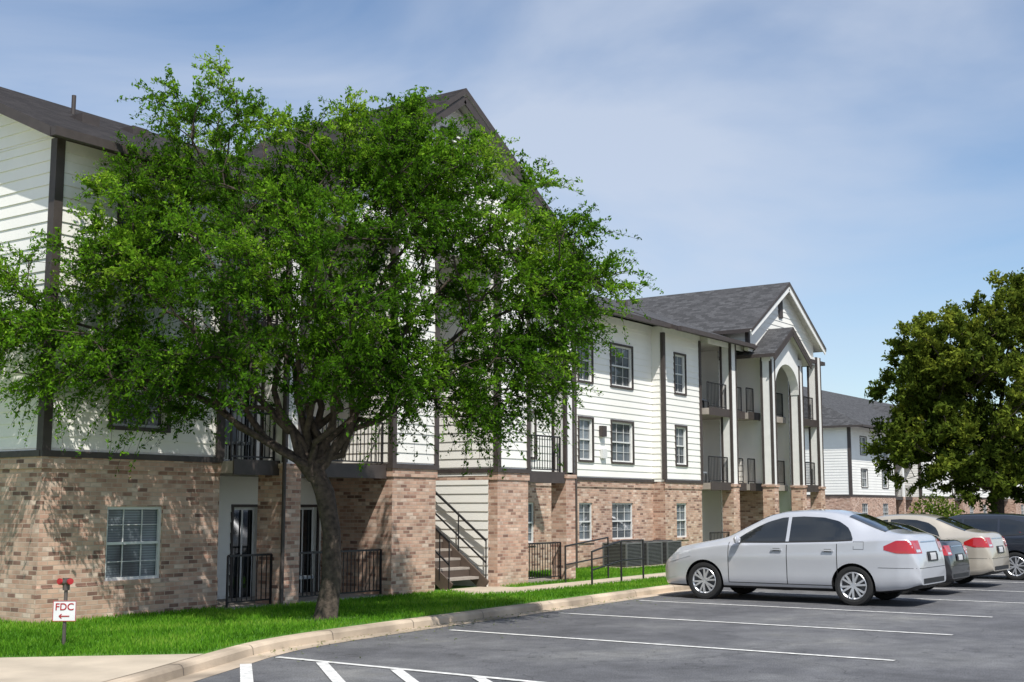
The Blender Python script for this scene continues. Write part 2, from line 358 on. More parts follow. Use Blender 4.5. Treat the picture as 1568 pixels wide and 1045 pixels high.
w.box(GX0,GX1,15.4,15.55,ZE-.3,ZE,'white_trim')
gable(w,(GX0,15.4),(GX1,15.4),ZE,GP-GX0,GPZ-.1)
w.box(GP-.35,GP+.35,15.33,15.4,8.6,9.4,'dark_trim')
for k in range(6): w.box(GP-.3,GP+.3,15.30,15.33,8.66+k*.12,8.70+k*.12,'white_trim')
sl=(GPZ-ZE)/(GP-GX0)
def gr(x0,x1,yf,yb,px,pz,s,mat,th=.12,sR=None):
    zL=pz-(px-x0)*s; zR=pz-(x1-px)*(sR or s)
    slab(rf,[(x0,yf,zL),(px,yf,pz),(px,yb,pz),(x0,yb,zL)],th,mat)
    slab(rf,[(px,yf,pz),(x1,yf,zR),(x1,yb,zR),(px,yb,pz)],th,mat)
slR=(GPZ-ZE)/(GX1-GP)
gr(GX0-.35,GX1+.35,15.0,20.5,GP,GPZ+.08,sl,'shingle_dark',sR=slR)
e=15.45; ze=ZE+.02; s1=.45
slab(rf,[(AX0-.4,e,ze),(GX0-.2,e,ze),(GX0-.2,20.0,ze+(20-e)*s1),(AX0-.4,20.0,ze+(20-e)*s1)],.16,'shingle_dark')
slab(rf,[(24.7,24.7,ze-.1),(AX0-.4,24.7,ze-.1),(AX0-.4,20.0,ze+(20-e)*s1),(24.7,20.0,ze+(20-e)*s1)],.16,'shingle_dark')
slab(rf,[(GX0-.2,16.2,ze+.3),(24.9,16.2,ze+.3),(24.9,20.0,ze+(20-e)*s1),(GX0-.2,20.0,ze+(20-e)*s1)],.16,'shingle_dark')
gutter(rf,(AX0-.4,e-.05,ze-.08),(GX0-.3,e-.05,ze-.08))
for x,y,z in ((11.4,19.2,9.0),(11.9,19.3,9.1),(13.2,18.7,8.75)):
    rf.tube([(x,y,z-.3),(x,y,z+.22)],[.04,.04],8,'dark_trim')
for x,y in ((12.6,17.6),(14.1,18.2)):
    z=ze+(y-e)*s1; rf.box(x,x+.35,y,y+.35,z-.05,z+.16,'dark_trim')
wall(w,(24.6,YB),(24.6,18.2),0,ZE,'siding')
Rws=((.85,1.87),(3.03,4.16),(5.2,6.37))
EY=18.2; EX0=24.6
def opsE(z0,z1): return [(a-EX0,b-EX0,r0,r1,'win') for (a,b) in ((26.3,27.0),(29.15,29.85),(30.9,32.1)) for r0,r1 in Rws if z0<=r0<z1]
wall(w,(EX0,EY),(33.3,EY),0,ZB,'brick',opsE(0,ZB)); wall(w,(EX0,EY),(33.3,EY),ZB,ZE,'siding',opsE(ZB,ZE))
wall(w,(33.3,EY),(33.3,17.8),0,ZB,'brick'); wall(w,(33.3,EY),(33.3,17.8),ZB,ZE,'siding')
of=[(.72,1.4,r0,r1,'win') for r0,r1 in Rws]
wall(w,(33.3,17.8),(35.7,17.8),0,ZB,'brick',of[:1]); wall(w,(33.3,17.8),(35.7,17.8),ZB,ZE,'siding',of[1:])
wall(w,(35.7,17.8),(35.7,19.0),0,ZE,'siding')
for x0,x1,y in ((24.6,33.3,EY),(33.27,35.72,17.8)):
    w.box(x0,x1,y-.05,y,ZB-.03,ZB+.06,'dark_trim'); w.box(x0,x1,y-.025,y,ZB-.2,ZB-.03,'brick')
    w.box(x0,x1,y-.03,y,ZE-.2,ZE+.02,'white_trim')
corner(w,33.29,17.785,ZB+.06,ZE-.2,-1,-1,w=.08); corner(w,35.71,17.785,ZB+.06,ZE-.2,1,-1,w=.08)
w.box(30.2,30.42,EY-.14,EY-.02,3.7,4.0,'dark_trim'); w.box(30.25,30.5,EY-.1,EY-.02,3.1,3.35,'window_frame')
w.tube([(28.9,EY-.07,.15),(28.9,EY-.07,7.0)],[.03,.03],8,'dark_trim')
GY=19.0
wall(w,(35.7,GY),(38.1,GY),0,ZE,'siding',[(.5,1.2,r0,r1,t) for r0,r1,t in ((GZ,1.8,'door'),(ZB+.05,4.2,'door'),(Z3+.05,6.5,'door'))]+[(1.5,2.1,r0,r1,'win') for r0,r1 in Rws])
balc(35.72,38.3,17.5,GY,segs=[(35.75,37.15),(37.6,38.3)])
wall(w,(38.1,GY),(38.1,18.3),0,ZE,'siding')
wall(w,(38.1,18.3),(39.2,18.3),0,ZE,'siding',[(.2,.8,r0,r1,'win') for r0,r1 in Rws])
balc(38.3,39.4,17.35,18.3,segs=[(38.32,38.9)])
col(w,37.15,37.6,17.4,17.8)
BY=17.2
wall(w,(39.2,BY),(39.6,BY),0,ZB,'brick'); wall(w,(39.2,BY),(39.6,BY),ZB,ZE,'siding'); wall(w,(39.2,18.3),(39.2,BY),0,ZB,'brick'); wall(w,(39.2,18.3),(39.2,BY),ZB,ZE,'siding')
corner(w,39.19,BY-.015,ZB,ZE,-1,-1,w=.08)
wall(w,(41.3,21),(41.3,BY),0,ZE,'siding'); wall(w,(39.6,21),(41.3,21),0,ZE,'siding'); wall(w,(39.6,BY),(39.6,21),0,ZE,'siding')
wall(w,(41.3,BY),(42.3,BY),0,ZB,'brick'); wall(w,(41.3,BY),(42.3,BY),ZB,ZE,'siding')
corner(w,42.31,BY-.015,ZB,ZE,1,-1,w=.08)
wall(w,(42.3,18.5),(44,18.5),0,ZE,'siding',[(.3,1.0,z,z+1.65,'door') for z in (GZ,ZB+.05,Z3+.05)])
wall(w,(42.3,BY),(42.3,18.5),0,ZE,'siding'); wall(w,(44,18.5),(44,26),0,ZE,'siding')
balc(42.3,44,17.1,18.5,segs=[(42.33,43.5)]); col(w,43.55,43.95,17.0,17.4)
PX0,PX1,PZ=38.05,43.75,9.45; PXc=40.9; s2=(PZ-7.7)/(PXc-PX0)
w.box(PX0,PX1,BY,BY+.12,ZE-.3,7.7,'siding')
gable(w,(PX0,BY),(PX1,BY),7.7,PXc-PX0,PZ-.08)
w.box(PX0-.02,PX1+.02,BY-.03,BY,ZE-.32,ZE-.12,'white_trim')
wall(w,(PX0,22),(PX0,BY),ZE-.1,7.72,'siding'); corner(w,PX0-.005,BY-.02,ZE-.05,7.7,-1,-1,w=.09)
w.box(PXc-.28,PXc+.02,BY-.06,BY,8.25,8.95,'dark_trim')
gr(PX0-.4,PX1+.4,BY-.35,23.6,PXc,PZ+.06,s2,'shingle_grey')
for xe in (PX0-.4,PX1+.4):
    ze2=PZ+.06-abs(PXc-xe)*s2
    w.beam((PXc,BY-.31,PZ-.16),(xe,BY-.31,ze2-.16),.03,.18,'white_trim')
for xe,ss in ((GX0-.35,sl),(GX1+.35,slR)):
    w.beam((GP,15.04,GPZ-.16),(xe,15.04,GPZ+.08-abs(GP-xe)*ss-.22),.03,.16,'dark_trim')
e2=17.45; zr=9.45; yr=23.6
slab(rf,[(24.2,e2,ZE),(33.0,e2,ZE),(33.0,yr,zr),(24.2,yr,zr)],.14,'shingle_grey')
slab(rf,[(33.0,e2-.35,ZE-.1),(39.0,e2-.35,ZE-.1),(PXc,yr,zr),(33.0,yr,zr)],.14,'shingle_grey')
slab(rf,[(44.4,e2-.3,ZE-.1),(PXc,yr,zr),(42.5,e2-.3,ZE-.1)][::-1],.14,'shingle_grey')
slab(rf,[(44.4,e2-.3,ZE-.1),(44.4,26.5,ZE),(PXc,yr,zr)],.14,'shingle_grey')
slab(rf,[(44.4,28.5,ZE-.3),(24.2,28.5,ZE-.3),(24.2,yr,zr),(PXc,yr,zr)],.14,'shingle_grey')
gutter(rf,(24.6,e2-.06,ZE-.08),(33.05,e2-.06,ZE-.08)); gutter(rf,(32.95,e2-.41,ZE-.17),(38.2,e2-.41,ZE-.17)); gutter(rf,(42.6,e2-.36,ZE-.17),(44.45,e2-.36,ZE-.17))
for x,y in ((35.5,20.3),(37.0,21.5),(31,20.5)):
    z=ZE-.1+(y-e2)*.36; rf.tube([(x,y,z-.1),(x,y,z+.35)],[.05,.05],8,'dark_trim'); rf.box(x+.5,x+.9,y,y+.4,z-.1,z+.2,'shingle_grey')
py=16.55; pc=39.75
for x0,x1 in ((38.4,38.75),(40.75,41.1)): col(w,x0,x1,py,py+.4,top=6.55)
pp=7.75; pe=6.75; sp=(pp-pe)/1.55
gr(pc-1.6,pc+1.6,py-.25,18.5,pc,pp,sp,'shingle_grey')
na=18; R=1.0; zc=5.55
def topz(x): return pp-.12-abs(x-pc)*sp
for i in range(na):
    a0=math.pi*i/na; a1=math.pi*(i+1)/na
    xa,xb=pc-R*math.cos(a0),pc-R*math.cos(a1); za,zb=zc+R*.95*math.sin(a0),zc+R*.95*math.sin(a1)
    for yy in (py+.03,py+.33): w.face([(xa,yy,za),(xb,yy,zb),(xb,yy,max(zb+.02,topz(xb))),(xa,yy,max(za+.02,topz(xa)))],'white_trim')
    w.face([(xa,py+.03,za),(xb,py+.03,zb),(xb,py+.33,zb),(xa,py+.33,za)],'white_trim')
for x0,x1 in ((pc-1.35,pc-R),(pc+R,pc+1.35)): w.box(x0,x1,py+.03,py+.33,6.5,topz(x0 if x0<pc else x1),'white_trim')
w.beam((pc,py-.22,pp-.2),(pc-1.6,py-.22,pp-1.6*sp-.2),.03,.15,'dark_trim'); w.beam((pc,py-.22,pp-.2),(pc+1.6,py-.22,pp-1.6*sp-.2),.03,.15,'dark_trim')
for z in (ZB,Z3):
    fl.box(39.6,41.28,17.3,18.6,z-.2,z,'slab'); railing(rl,(39.62,17.4),(41.25,17.4),z)
w.box(10.97,44,24.2,24.3,0,ZE,'siding')
for x,y,z in ((36.2,18.1,Z3),(36.8,18.2,Z3),(23.2,16.1,ZB),(16.6,16.3,GZ+.03),(36.3,18.1,ZB),(15.0,16.3,ZB)):
    fl.box(x,x+.4,y,y+.4,z+.32,z+.37,'chair_fabric'); fl.box(x,x+.4,y+.37,y+.41,z+.37,z+.75,'chair_fabric')
    for a in (x+.01,x+.36):
        for b in (y+.01,y+.36): fl.box(a,a+.03,b,b+.03,z,z+.32,'railing_black')
for x,y,z in ((16.6,YB,1.95),(23.9,YB,4.3),(37.0,GY,6.5),(37.0,GY,4.2)): w.box(x,x+.12,y-.12,y-.02,z,z+.2,'dark_trim')
w.build('walls',apt); rf.build('roof',apt); fl.build('balcony_floors',apt); rl.build('balcony_railings',apt,uv=False)
st=MB(); n=13
for i in range(n):
    z=GZ+.03+.185*(i+1); y=15.75+.24*i
    st.box(20.15,21.3,y,y+.27,z-.05,z,'slab'); st.box(20.17,21.28,y+.24,y+.25,z,z+.14,'stair_brown')
for x in (20.12,21.33): st.beam((x,15.6,GZ+.02),(x,15.75+.24*n,GZ+.05+.185*n),.05,.26,'stair_brown')
for x in (20.1,21.34):
    st.beam((x,15.6,GZ+.95),(x,15.75+.24*n,GZ+.98+.185*n),.04,.04,'railing_black'); st.beam((x,15.6,GZ+.5),(x,15.75+.24*n,GZ+.53+.185*n),.03,.03,'railing_black')
    for i in range(0,n+1,3 if x>21 else 1):
        y=15.6+.24*i; z=GZ+.185*i; st.beam((x,y,z),(x,y,z+.95),.02,.02,'railing_black',up=(0,1,0))
st.build('stairs',apt)

# =============================== FAR APARTMENT BUILDING
far=empty('apartment_building')
w=MB(); FX,FY=81.7,29.8
def fops(x0,x1,z0,z1,L):
    out=[]; u=2.0
    while u<L-2:
        for r0,r1 in ((.8,2.0),(3.1,4.3),(5.3,6.5)):
            if z0<=r0<z1: out.append((u,u+1.2,r0,r1,'win'))
        u+=4.2
    return out
segs=[(0,9,0),(9,13,1.6),(13,21,-.6),(21,26,1.6),(26,36,0),(36,41,1.6),(41,50,-.6),(50,55,1.6),(55,70,0)]
for a,b,dy in segs:
    L=b-a; y=FY+dy
    if dy>1:
        wall(w,(FX+a,y),(FX+b,y),0,ZE,'siding',[(.6,1.8,z,z+1.7,'door') for z in (GZ,2.6,4.9)])
        for z in (ZB,Z3,ZE): w.box(FX+a,FX+b,FY+.1,y,z-.2,z,'slab'); w.box(FX+a,FX+b,FY+.05,FY+.1,z-.22,z+.02,'dark_trim')
        for z in (GZ,ZB,Z3): railing(w,(FX+a,FY+.15),(FX+b,FY+.15),z,sp=.2)
        w.box(FX+a+L/2-.2,FX+a+L/2+.2,FY,FY+.4,0,ZB,'brick'); w.box(FX+a+L/2-.18,FX+a+L/2+.18,FY+.02,FY+.38,ZB,ZE,'white_trim')
    else:
        wall(w,(FX+a,y),(FX+b,y),0,ZB,'brick',fops(a,b,0,ZB,L)); wall(w,(FX+a,y),(FX+b,y),ZB,ZE,'siding',fops(a,b,ZB,ZE,L))
        w.box(FX+a,FX+b,y-.05,y,ZB-.03,ZB+.08,'dark_trim')
        for q in (FX+a,FX+b): corner(w,q,y-.02,ZB,ZE,-1 if q==FX+a else 1,-1,w=.16)
        wall(w,(FX+a,y+2.5),(FX+a,y),0,ZB,'brick'); wall(w,(FX+a,y+2.5),(FX+a,y),ZB,ZE,'siding')
wall(w,(FX,FY+14),(FX,FY+2.5),0,ZB,'brick',[(u,u+1.1,.8,2.0,'win') for u in (3,7.5)]); wall(w,(FX,FY+14),(FX,FY+2.5),ZB,ZE,'siding',[(u,u+1.1,z,z+1.2,'win') for u in (3,9) for z in (3.1,5.3)])
w.box(FX-.06,FX,FY,FY+14,ZB-.03,ZB+.08,'dark_trim')
slab(w,[(FX-2.2,FY+4,3.0),(FX-2.2,FY+11,3.0),(FX,FY+11,4.2),(FX,FY+4,4.2)][::-1],.12,'shingle_grey')
wall(w,(FX-2,FY+11),(FX-2,FY+4.2),0,ZB+.4,'siding',[(1.5,2.4,.8,2.0,'win'),(4,4.9,.8,2.0,'win')]); wall(w,(FX-2,FY+4.2),(FX,FY+4.2),0,ZB+.4,'siding')
a=(FX-.6,FY-1.2,ZE); b_=(FX+71,FY-1.2,ZE); c=(FX+71,FY+15,ZE); d_=(FX-.6,FY+15,ZE); r0=(FX+4,FY+7,10.9); r1=(FX+66,FY+7,10.9)
for q in ([a,b_,r1,r0],[b_,c,r1],[c,d_,r0,r1],[d_,a,r0]): slab(w,q,.15,'shingle_grey')
for gx in (17,45):
    slab(w,[(FX+gx-4.6,FY-1.5,ZE),(FX+gx,FY-1.5,9.7),(FX+gx,FY+7,9.7),(FX+gx-4.6,FY+7,ZE)],.15,'shingle_grey'); slab(w,[(FX+gx,FY-1.5,9.7),(FX+gx+4.6,FY-1.5,ZE),(FX+gx+4.6,FY+7,ZE),(FX+gx,FY+7,9.7)],.15,'shingle_grey')
    gable(w,(FX+gx-4,FY-.62),(FX+gx+4,FY-.62),ZE-.05,4,9.4)
w.build('walls_and_roof',far)

# =============================== GROUND
def sheet(name,pts,z,mat):
    bm=bmesh.new(); vs=[bm.verts.new((p[0],p[1],z)) for p in pts]; f=bm.faces.new(vs)
    bm.normal_update()
    if f.normal.z<0: bmesh.ops.reverse_faces(bm,faces=[f])
    bmesh.ops.triangulate(bm,faces=[f for f in bm.faces if len(f.verts)>4])
    me=bpy.data.meshes.new(name); bm.to_mesh(me); bm.free(); me.materials.append(M[mat])
    o=bpy.data.objects.new(name,me); COL.objects.link(o); return o
sheet('ground',[(-900,-900),(1200,-900),(1200,1200),(-900,1200)],-.02,'ground_soil')
sheet('parking_lot',[(-60,-60),(170,-60),(170,60),(-60,60)],0,'asphalt')
kp=[(-6,2.5),(2.5,7.4),(6.5,9.35),(8.65,10.34),(9.97,10.94),(10.9,11.38),(11.9,11.68),(14,11.9),(17.3,12.12),(24,12.65),(40,13.8),(52,14.7),(54.5,15.4),(55.5,18),(55.5,58)]
def chaik(p,n=2):
    for _ in range(n):
        q=[p[0]]
        for a,b in zip(p[:-1],p[1:]): q+= [(.75*a[0]+.25*b[0],.75*a[1]+.25*b[1]),(.25*a[0]+.75*b[0],.25*a[1]+.75*b[1])]
        q.append(p[-1]); p=q
    return p
kp=chaik(kp,2)
def offs(p,d):
    out=[]
    for i in range(len(p)):
        a=Vector(p[max(i-1,0)]);b=Vector(p[min(i+1,len(p)-1)]);t=(b-a).normalized(); out.append((p[i][0]-t.y*d,p[i][1]+t.x*d))
    return out
prof=[(0,0),(.012,.085),(.035,.112),(.06,.12),(.2,.12)]
k=MB(); rows=[offs(kp,d) for d,z in prof]
for i in range(len(kp)-1):
    for j in range(len(prof)-1):
        k.face([(*rows[j][i],prof[j][1]),(*rows[j][i+1],prof[j][1]),(*rows[j+1][i+1],prof[j+1][1]),(*rows[j+1][i],prof[j+1][1])],'kerb_concrete')
g=offs(kp,-.28)
for i in range(len(kp)-1): k.face([(*g[i],.004),(*g[i+1],.004),(*kp[i+1],.004),(*kp[i],.004)],'kerb_concrete')
s_=0
for i in range(len(kp)-1):
    a=Vector(kp[i]);b=Vector(kp[i+1]);L=(b-a).length;d=(b-a)/L;nn=Vector((-d.y,d.x))
    while s_<L and a.x<60:
        p=a+d*s_
        for (d0,z0),(d1,z1) in zip(prof[:-1],prof[1:]):
            q0=p+nn*(d0-.002);q1=p+nn*(d1-.002)
            k.face([(*(q0-d*.006),z0+.002),(*(q0+d*.006),z0+.002),(*(q1+d*.006),z1+.002),(*(q1-d*.006),z1+.002)],'dark_trim')
        s_+=1.9
    s_-=L
k.build('kerb')
inner=offs(kp,.2)
LEND=[(-60,58),(-60,2.5)]
lawn=sheet('lawn',inner+LEND,GZ,'grass_ground')
SWP=[(9.85,11.1),(8.33,12.63),(3,18.3),(-30,50),(-59,50),(-59,2.5),(-6,2.75),(2.4,7.55),(6.4,9.5),(8.6,10.5)]
WP1=[(20.0,15.75),(21.5,15.75),(21.6,15.0),(24.0,15.05),(45,16.2),(53,16.7),(53,15.9),(45,15.4),(26.5,14.25),(24.5,14.1),(20.2,13.95),(19.3,14.4)]
WP2=[(26.5,14.2),(28.0,14.3),(27.2,12.95),(25.6,12.85)]
sheet('sidewalk',SWP,.125,'concrete'); sheet('walkway',WP1,.121,'concrete'); sheet('walkway',WP2,.1255,'concrete')
isl=[(66,19.2),(76,19.6),(76,22.4),(66,22)]
sheet('planting_island',isl,.05,'grass_ground')
mk=MB()
def stripe(a,b,wd=.1,z=.008):
    a=Vector(a);b=Vector(b);d=(b-a).normalized();r=Vector((-d.y,d.x))*wd/2
    mk.face([(*(a-r),z),(*(b-r),z),(*(b+r),z),(*(a+r),z)],'paint_line')
for i,(x,y) in enumerate([(14.6,11.3),(17.95,11.6),(21.2,11.9),(24.6,12.2),(27.9,12.5),(31.2,12.7),(34.5,12.9),(37.8,13.1),(41.1,13.3)]): stripe((x,y),(x+.05,y-6.4))
stripe((10.83,10.95),(10.78,4.9))
for y in (10.15,9.05,7.95,6.85,5.75): stripe((10.74,y),(8.3,y-2.85),.13,.0095)
stripe((10.15,10.75),(8.3,8.75),.13,.0095)
mk.build('parking_markings')

def inpoly(px,py,poly):
    c=np.zeros(len(px),bool); j=len(poly)-1
    for i in range(len(poly)):
        xi,yi=poly[i];xj,yj=poly[j]
        cond=((yi>py)!=(yj>py))&(px<(xj-xi)*(py-yi)/((yj-yi)+1e-12)+xi); c^=cond; j=i
    return c
def leafmesh(name,c,a,b,lv,mat,parent=None):
    n=len(c); v=np.empty((n,4,3),np.float32); v[:,0]=c-a; v[:,1]=c+b; v[:,2]=c+a; v[:,3]=c-b
    me=bpy.data.meshes.new(name); me.vertices.add(4*n); me.vertices.foreach_set('co',v.ravel())
    me.loops.add(4*n); me.loops.foreach_set('vertex_index',np.arange(4*n,dtype=np.int32))
    me.polygons.add(n); me.polygons.foreach_set('loop_start',np.arange(0,4*n,4,dtype=np.int32))
    try: me.polygons.foreach_set('loop_total',np.full(n,4,dtype=np.int32))
    except Exception: pass
    me.update(calc_edges=True)
    at=me.attributes.new('lv','FLOAT','FACE'); at.data.foreach_set('value',lv.astype(np.float32))
    me.materials.append(M[mat]); o=bpy.data.objects.new(name,me); COL.objects.link(o)
    if parent: o.parent=parent
    return o
n=170000
gx=8+24*RNG.random(n)**1.25; gy=10.8+7.4*RNG.random(n)
ok=inpoly(gx,gy,inner+LEND)
for poly in ([(9.85,11.1),(8.33,12.63),(3,18.3),(0,9),(8.6,10.5)],WP1,WP2): ok&=~inpoly(gx,gy,poly)
ok&=~((gx>10.9)&(gy>15.85)&(gx<14.3)); ok&=~((gx>14.2)&(gx<24.6)&(gy>15.4)); ok&=~((gx>24.6)&(gy>18.1))
ok&=~((np.hypot(gx-13.9,gy-13.07)<.42+.1*np.sin(gx*9))&(RNG.random(n)<.8))
gx=gx[ok];gy=gy[ok];n=len(gx)
h=.018+.024*RNG.random(n); th=RNG.random(n)*6.28; ln=RNG.normal(0,.35,(n,2))*h[:,None]
a=np.stack([ln[:,0],ln[:,1],h],1); c=np.stack([gx,gy,np.full(n,GZ)],1)+a
b=np.stack([np.cos(th),np.sin(th),np.zeros(n)],1)*.006
lv=np.clip(.48+.32*np.sin(gx*1.7+np.sin(gy*2.3)*1.3)*np.sin(gy*1.9+gx*.6)+RNG.normal(0,.22,n),0,1)
leafmesh('grass_blades',c,a,b,lv,'blade',lawn)
n=900; fx=RNG.uniform(10.5,22,n); fy=11.9+.07*(fx-12)-RNG.exponential(.35,n)-.05
t_=RNG.random(n)*6.28; s_l=.012+.018*RNG.random(n)
leafmesh('fallen_leaves',np.stack([fx,fy,np.full(n,.014)],1),np.stack([np.cos(t_)*s_l,np.sin(t_)*s_l,RNG.normal(0,.004,n)],1),np.stack([-np.sin(t_)*s_l*.5,np.cos(t_)*s_l*.5,np.zeros(n)],1),RNG.random(n),'leaf_dark')

# =============================== TREES
RV=Vector((.5736,-.8192,0)); DV=Vector((.8192,.5736,0))
def rejv(wp):
    x,y=wp[:,0],wp[:,1]
    return ((y>15.72)&(x>10.75)&(x<=14.2))|((y>15.28)&(x>14.2))
def make_tree(name,base,fork_z,lean,blobs,trunk_r,ntips,ntw,nlf,lsz,mat,seed,twlen,droop,reject=False,limb_r=.09,up=.25,leafrand=.2,spread=.75,leafoff=.7,asp=.42):
    rng=np.random.default_rng(seed); root=empty(name,base)
    t=MB(); F=Vector((lean[0],lean[1],fork_z))
    path=[Vector((0,0,-.05)),Vector((0,0,.06)),Vector((lean[0]*-.3,lean[1]*-.3,.25*fork_z)),Vector((lean[0]*-.25,lean[1]*-.25,.55*fork_z)),Vector((lean[0]*.2,lean[1]*.2,.8*fork_z)),F]
    t.tube(path,[trunk_r*1.6,trunk_r*1.2,trunk_r*1.0,trunk_r*.92,trunk_r*1.0,trunk_r*.85],14,'bark')
    nodes=[];dist=[]
    B=[(RV*b[0]+DV*b[1]+Vector((0,0,b[2])),b[3],b[4],b[5],b[6]) for b in blobs]
    for (c,rr,rd,rz,wt) in B:
        P0=F-Vector((0,0,.25)); hor=Vector((c.x-F.x,c.y-F.y,0))
        ctrl=F+hor*.3+Vector((0,0,(c.z-F.z)*.5+.35)) if c.z>F.z+1 else F+hor*.4+Vector((0,0,.8))
        pts=[];K=10
        for i in range(K+1):
            s=i/K; p=P0*(1-s)**2+ctrl*2*s*(1-s)+c*s*s
            if 0<i<K: p=p+Vector(rng.normal(0,.08,3).tolist())
            pts.append(p)
        t.tube(pts,[limb_r*(1-.85*(i/K)**.8)+.006 for i in range(K+1)],7,'bark')
        for i,p in enumerate(pts[2:]): nodes.append(p[:]); dist.append((p-F).length)
    W=np.array([b[4] for b in B]); W=W/W.sum(); tips=[]
    while len(tips)<ntips:
        bi=rng.choice(len(B),p=W); c,rr,rd,rz,_=B[bi]
        d=rng.normal(0,1,3); d/=np.linalg.norm(d); s=rng.random()**.42
        p=c+RV*float(d[0]*rr*s)+DV*float(d[1]*rd*s)+Vector((0,0,float(d[2]*rz*s)))
        wp=np.array([tuple(p+Vector(base))])
        if reject and rejv(wp)[0]: continue
        tips.append(p)
    tips.sort(key=lambda p:(p-F).length)
    nodes=[tuple(x) for x in nodes]; tipdirs=[]
    for p in tips:
        A=np.array(nodes); dd=np.linalg.norm(A-np.array(p),axis=1)+.25*np.array(dist); dd[np.array(dist)>(p-F).length+.1]+=5
        k=int(np.argmin(dd)); q=Vector(nodes[k]); v=p-q; L=v.length
        mid=q+v*.5+Vector((0,0,.10*L))+Vector(rng.normal(0,.06*L+.01,3).tolist())
        r=min(.03,.008+.012*L)
        t.tube([q,mid,p],[r,r*.7,.005],5,'bark')
        nodes+= [tuple(mid)]; dist+= [dist[k]+L*.5]
        tipdirs.append((p-mid).normalized() if (p-mid).length>1e-4 else Vector((0,0,1)))
    T=np.array([tuple(p) for p in tips]); TD=np.array([tuple(d) for d in tipdirs]); nt=len(T)
    Fn=np.array(tuple(F)); out=T-Fn; out/=np.linalg.norm(out,axis=1)[:,None]
    tb=np.repeat(T,ntw,0); dirs=rng.normal(0,spread,(nt*ntw,3))+np.repeat(TD,ntw,0)*.5+np.repeat(out,ntw,0)*.55; dirs[:,2]+=up
    dirs/=np.linalg.norm(dirs,axis=1)[:,None]; ln=twlen*(.4+.9*rng.random(nt*ntw)); cl=np.repeat(rng.normal(0,leafrand,nt),ntw)
    for i in range(nt*ntw):
        p=tb[i]; d=dirs[i]*ln[i]
        t.tube([p,p+d*.5+np.array([0,0,-.25*droop*ln[i]]),p+d+np.array([0,0,-droop*ln[i]])],[.0045,.0035,.002],3,'twig')
    N_=nt*ntw*nlf; s=rng.random(N_)**.8; idx=np.repeat(np.arange(nt*ntw),nlf)
    pos=tb[idx]+dirs[idx]*(ln[idx]*s)[:,None]; pos[:,2]-=droop*ln[idx]*s*s
    pos+=rng.normal(0,lsz*leafoff,(N_,3))
    keep=~rejv(pos+np.array(base)) if reject else np.ones(N_,bool)
    a=rng.normal(0,1,(N_,3))+dirs[idx]*.9; a/=np.linalg.norm(a,axis=1)[:,None]
    nn=rng.normal(0,.8,(N_,3)); nn[:,2]+=.9; b=np.cross(nn,a); b/=np.linalg.norm(b,axis=1)[:,None]+1e-9
    sz=lsz*(.6+.8*rng.random(N_)); a*=sz[:,None]; b*=(sz*asp)[:,None]
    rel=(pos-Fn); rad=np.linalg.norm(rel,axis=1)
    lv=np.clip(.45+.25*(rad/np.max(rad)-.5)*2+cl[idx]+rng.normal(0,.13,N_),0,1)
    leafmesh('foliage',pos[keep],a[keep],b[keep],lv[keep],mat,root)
    t.build('trunk_and_branches',root,smooth=True,uv=False)
    return root
make_tree('shade_tree',(13.9,13.07,GZ),2.3,(-.19,.16),
 [(-.1,-.2,5.1,2.5,2.4,1.9,3.0),(-1.7,-.2,6.85,1.3,1.6,1.3,1.35),(-2.5,-.2,6.0,1.15,1.4,1.1,.95),(.3,-.3,6.95,1.4,1.5,.75,1.1),(1.35,-.3,6.75,1.2,1.4,.85,1.2),(1.6,-.3,6.2,1.4,1.6,1.05,1.2),(2.6,-.6,5.45,1.3,1.6,1.1,1.3),(3.4,-.5,4.8,.9,1.2,.95,.9),
  (-3.3,-.5,5.0,1.4,1.5,.95,1.4),(-4.3,-1.0,4.4,1.2,1.3,.75,1.3),(-4.9,-.6,4.0,.9,1.0,.6,.7),(-3.7,-.9,3.7,1.2,1.3,.6,1.1),(-2.2,-.7,3.5,1.4,1.5,.6,1.2),(2.0,-.5,3.45,1.35,1.5,.8,1.25),(2.8,-.5,4.0,.9,1.2,.85,.8),(-.4,-2.0,4.6,2.0,1.2,1.5,1.0),(.5,-.8,3.6,1.3,1.3,.6,.75)],
 .145,860,10,36,.031,'leaf_bright',3,.64,.44,reject=True,limb_r=.062,leafrand=.19,spread=.7,leafoff=.8)
make_tree('shade_tree',(47.8,12.0,GZ),2.3,(0,0),
 [(0,0,5.4,3.6,3.6,3.0,4.4),(-2.2,0,4.0,2.0,2.4,1.7,1.6),(-1.5,-.5,7.3,2.1,2.3,1.7,1.5),(2,0,8.0,2.2,2.4,2.1,1.6),(3.2,0,4.6,2.6,2.5,2.2,1.7),(-2.5,.3,6.1,1.6,2,1.5,1.2),(1,0,9.1,1.5,1.6,.9,.6),(-.5,-1,2.8,2.8,2.2,1.0,1.3),(2.5,-.5,2.8,2.4,2.2,1.0,1.1)],
 .24,820,8,27,.082,'leaf_dark',11,.55,.1,limb_r=.12,leafrand=.2,asp=.5)
